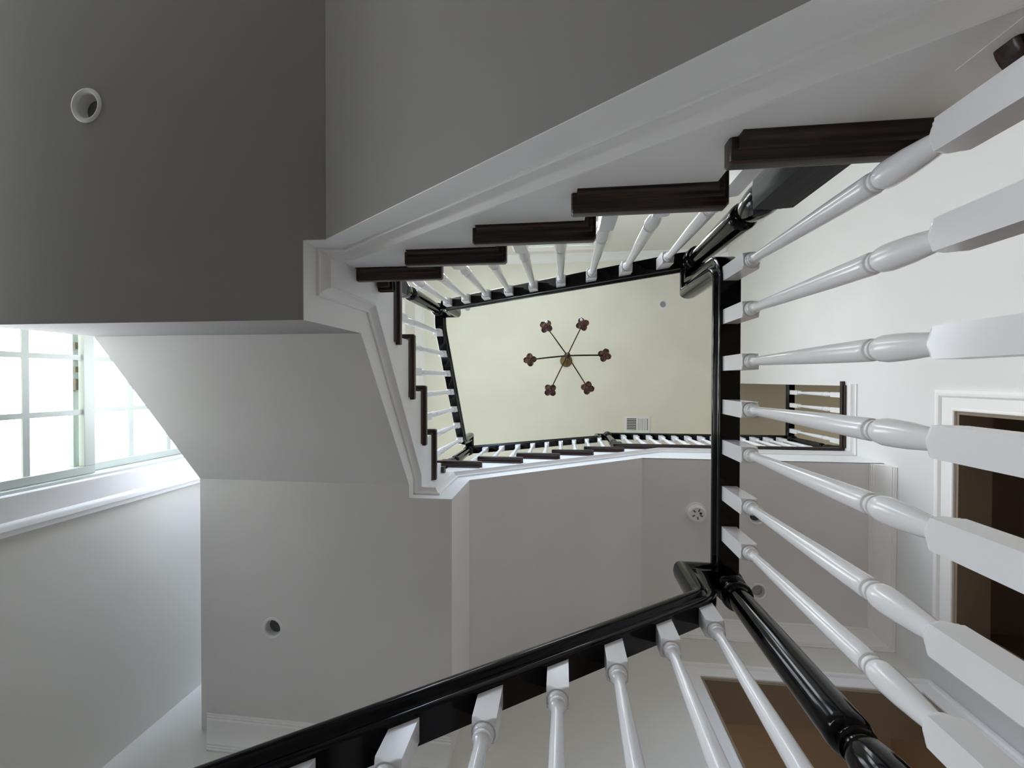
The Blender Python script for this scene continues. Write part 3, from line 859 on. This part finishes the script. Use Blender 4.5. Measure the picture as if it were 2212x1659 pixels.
arms = [(.407, -.003), (.166, -.346), (-.236, -.326), (-.416, .044), (-.188, .385), (.224, .358)]
for i, (ax, ay) in enumerate(arms):
    L = math.hypot(ax, ay); ux, uy = ax / L, ay / L
    pts = []
    for k in range(15):
        q = k / 14
        pts.append((cx + ux * L * q, cy + uy * L * q, hz + .02 - .055 * math.sin(PI * q) * (1 - q * .3) + .01 * q))
    mb = MB(); mb.tube(pts, .0085 if i in (0, 3) else .0062, 10)
    # upper scroll
    pts = [(cx + ux * L * q, cy + uy * L * q, hz + .10 - .10 * q + .05 * math.sin(PI * q)) for q in [k / 12 for k in range(10)]]
    mb.tube(pts, .0028, 8)
    arm = mb.build('arm', M['bronze'], ch, smooth=50)
    px, py, pz = cx + ax, cy + ay, hz + .028
    mb = MB()
    a0 = math.atan2(uy, ux) + .35 + .4 * i
    for k in range(4):
        a = a0 + PI / 2 * k
        ca, sa = math.cos(a), math.sin(a)
        # cupped leaf
        nu, nv = 6, 5; base = len(mb.v); vs = []
        for iu in range(nu + 1):
            u = iu / nu
            for iv in range(nv + 1):
                v = iv / nv * 2 - 1
                wd = .036 * math.sin(PI * (.12 + .80 * u)) ** .7
                r_ = .008 + .066 * u
                h = -.012 + .034 * u * u - .016 * (v * v) * u + .008 * math.cos(6 * v + k) * u - .05 * max(0, u - .68)
                lx = r_; ly = v * wd
                vs.append((px + ca * lx - sa * ly, py + sa * lx + ca * ly, pz + h))
        fs = []
        W = nv + 1
        for iu in range(nu):
            for iv in range(nv):
                fs.append((iu * W + iv, iu * W + iv + 1, (iu + 1) * W + iv + 1, (iu + 1) * W + iv))
        off = len(vs); vs += [(a_, b__, c_ + .004) for a_, b__, c_ in vs]
        fs += [tuple(off + j for j in f_[::-1]) for f_ in fs]
        rim = [iv for iv in range(W)] + [iu * W + nv for iu in range(1, nu + 1)] + [nu * W + iv for iv in range(nv - 1, -1, -1)] + [iu * W for iu in range(nu - 1, 0, -1)]
        fs += [(rim[j], rim[(j + 1) % len(rim)], off + rim[(j + 1) % len(rim)], off + rim[j]) for j in range(len(rim))]
        mb.add(vs, fs)
    mb.lathe([(.001, -.030), (.007, -.026), (.006, -.018), (.015, -.012), (.016, .012), (.001, .013)], (px, py, pz), 16)
    cup = mb.build('leaf_cup', M['petal'], ch, smooth=60)
    if i in (1, 2):
        mb = MB(); mb.lathe([(.001, -.020), (.012, -.016), (.018, -.004), (.019, .006), (.014, .014), (.001, .017)], (px + (.002 if i == 2 else -.012), py - .050, pz), 16)
        mb.build('glass_drop', M['bulb'], ch, smooth=60, label='clear glass drop catching white daylight')
    mb = MB(); mb.lathe([(.010, .0135), (.010, .090), (.001, .091)], (px, py, pz), 16); mb.build('candle', M['candle'], ch, smooth=40)
    mb = MB(); mb.lathe([(.006, .0915), (.013, .105), (.016, .120), (.012, .140), (.004, .160), (.001, .163)], (px, py, pz), 16); mb.build('bulb', M['bulb'], ch, smooth=60)

# ------------------------------------------------------------------ light
w = bpy.data.worlds.new('World'); bpy.context.scene.world = w; w.use_nodes = True
nt = w.node_tree; bg = nt.nodes['Background']
tc = nt.nodes.new('ShaderNodeTexCoord'); nz = nt.nodes.new('ShaderNodeTexNoise'); nz.inputs['Scale'].default_value = 2.2; nz.inputs['Detail'].default_value = 3
rp = nt.nodes.new('ShaderNodeValToRGB')
rp.color_ramp.elements[0].position = .40; rp.color_ramp.elements[0].color = (.86, .88, 1.0, 1)
rp.color_ramp.elements[1].position = .58; rp.color_ramp.elements[1].color = (1.0, .965, .96, 1)
nt.links.new(tc.outputs['Generated'], nz.inputs['Vector']); nt.links.new(nz.outputs['Fac'], rp.inputs['Fac']); 
sep = nt.nodes.new('ShaderNodeSeparateXYZ'); nt.links.new(tc.outputs['Generated'], sep.inputs[0])
mr = nt.nodes.new('ShaderNodeMapRange'); mr.interpolation_type = 'SMOOTHSTEP'
mr.inputs['From Min'].default_value = -0.03; mr.inputs['From Max'].default_value = 0.12
nt.links.new(sep.outputs['Z'], mr.inputs['Value'])
mxn = nt.nodes.new('ShaderNodeMix'); mxn.data_type = 'RGBA'
nt.links.new(mr.outputs['Result'], mxn.inputs['Factor'])
mxn.inputs['A'].default_value = (.17, .165, .15, 1)
mr2 = nt.nodes.new('ShaderNodeMapRange'); mr2.interpolation_type = 'SMOOTHSTEP'
mr2.inputs['From Min'].default_value = -0.85; mr2.inputs['From Max'].default_value = -0.35
nt.links.new(sep.outputs['Y'], mr2.inputs['Value'])
mx2 = nt.nodes.new('ShaderNodeMix'); mx2.data_type = 'RGBA'
nt.links.new(mr2.outputs['Result'], mx2.inputs['Factor']); mx2.inputs['A'].default_value = (.60, .72, 1.0, 1)
nt.links.new(rp.outputs['Color'], mx2.inputs['B'])
nt.links.new(mx2.outputs['Result'], mxn.inputs['B']); nt.links.new(mxn.outputs['Result'], bg.inputs['Color'])
bg.inputs['Strength'].default_value = 4.6

def portal(loc, rot, sx, sy):
    l = bpy.data.lights.new('daylight_portal', 'AREA'); l.shape = 'RECTANGLE'; l.size = sx; l.size_y = sy
    l.cycles.is_portal = True
    o = bpy.data.objects.new('daylight_portal', l); C.objects.link(o); o.location = loc; o.rotation_euler = rot
    return o
portal((XW - .155, (W1[0] + W1[1]) / 2, (W1[2] + W1[3]) / 2), (0, -PI / 2, 0), W1[3] - W1[2], W1[1] - W1[0])
portal((XW - .155, (W2[0] + W2[1]) / 2, (W2[2] + W2[3]) / 2), (0, -PI / 2, 0), W2[3] - W2[2], W2[1] - W2[0])
portal(((W3[0] + W3[1]) / 2, YW0 - .145, (W3[2] + W3[3]) / 2), (PI / 2, 0, 0), W3[1] - W3[0], W3[3] - W3[2])

portal(((W6[0] + W6[1]) / 2, YW1 + .245, (W6[2] + W6[3]) / 2), (-PI / 2, 0, 0), W6[1] - W6[0], W6[3] - W6[2])
portal(((W7[0] + W7[1]) / 2, YW0 - .145, (W7[2] + W7[3]) / 2), (PI / 2, 0, 0), W7[1] - W7[0], W7[3] - W7[2])

def lamp(loc, e, col, r=.15):
    l = bpy.data.lights.new('room_lamp', 'POINT'); l.energy = e; l.color = col; l.shadow_soft_size = r
    o = bpy.data.objects.new('room_lamp', l); C.objects.link(o); o.location = loc
lamp((1.3, 3.3, 2.1), 4, (1.0, .78, .55))          # lamp in the parlour
lamp((3.7, 1.2, 4.7), 9, (1.0, .93, .80), .3)           # unseen lamp added to brighten the upper corridor

# ------------------------------------------------------------------ camera
z = Vector((ZX - 1106, ZY - 829.5, F_PX)).normalized()
y = Vector((0, 1, 0)); y = (y - z * y.dot(z)).normalized()
x = y.cross(z)
c, s = math.cos(ROLL), math.sin(ROLL)
x, y = c * x + s * y, -s * x + c * y
Mx = Matrix((x, y, z))                       # rows: world axes in camera coordinates (right, down, forward)
R = Mx.col[0], -Mx.col[1], -Mx.col[2]
mat = Matrix((R[0], R[1], R[2])).transposed().to_4x4()
cd = bpy.data.cameras.new('camera'); cam = bpy.data.objects.new('camera', cd); C.objects.link(cam)
cam.matrix_world = mat
cd.sensor_width = 36; cd.sensor_fit = 'HORIZONTAL'; cd.lens = F_PX / 2212 * 36
cd.clip_start = 0.02
sc = bpy.context.scene; sc.camera = cam
sc.view_settings.view_transform = 'Standard'; sc.view_settings.look = 'None'
sc.view_settings.gamma = 1; sc.view_settings.use_curve_mapping = False
sc.view_settings.exposure = 1.72
sc.cycles.max_bounces = 12; sc.cycles.diffuse_bounces = 8
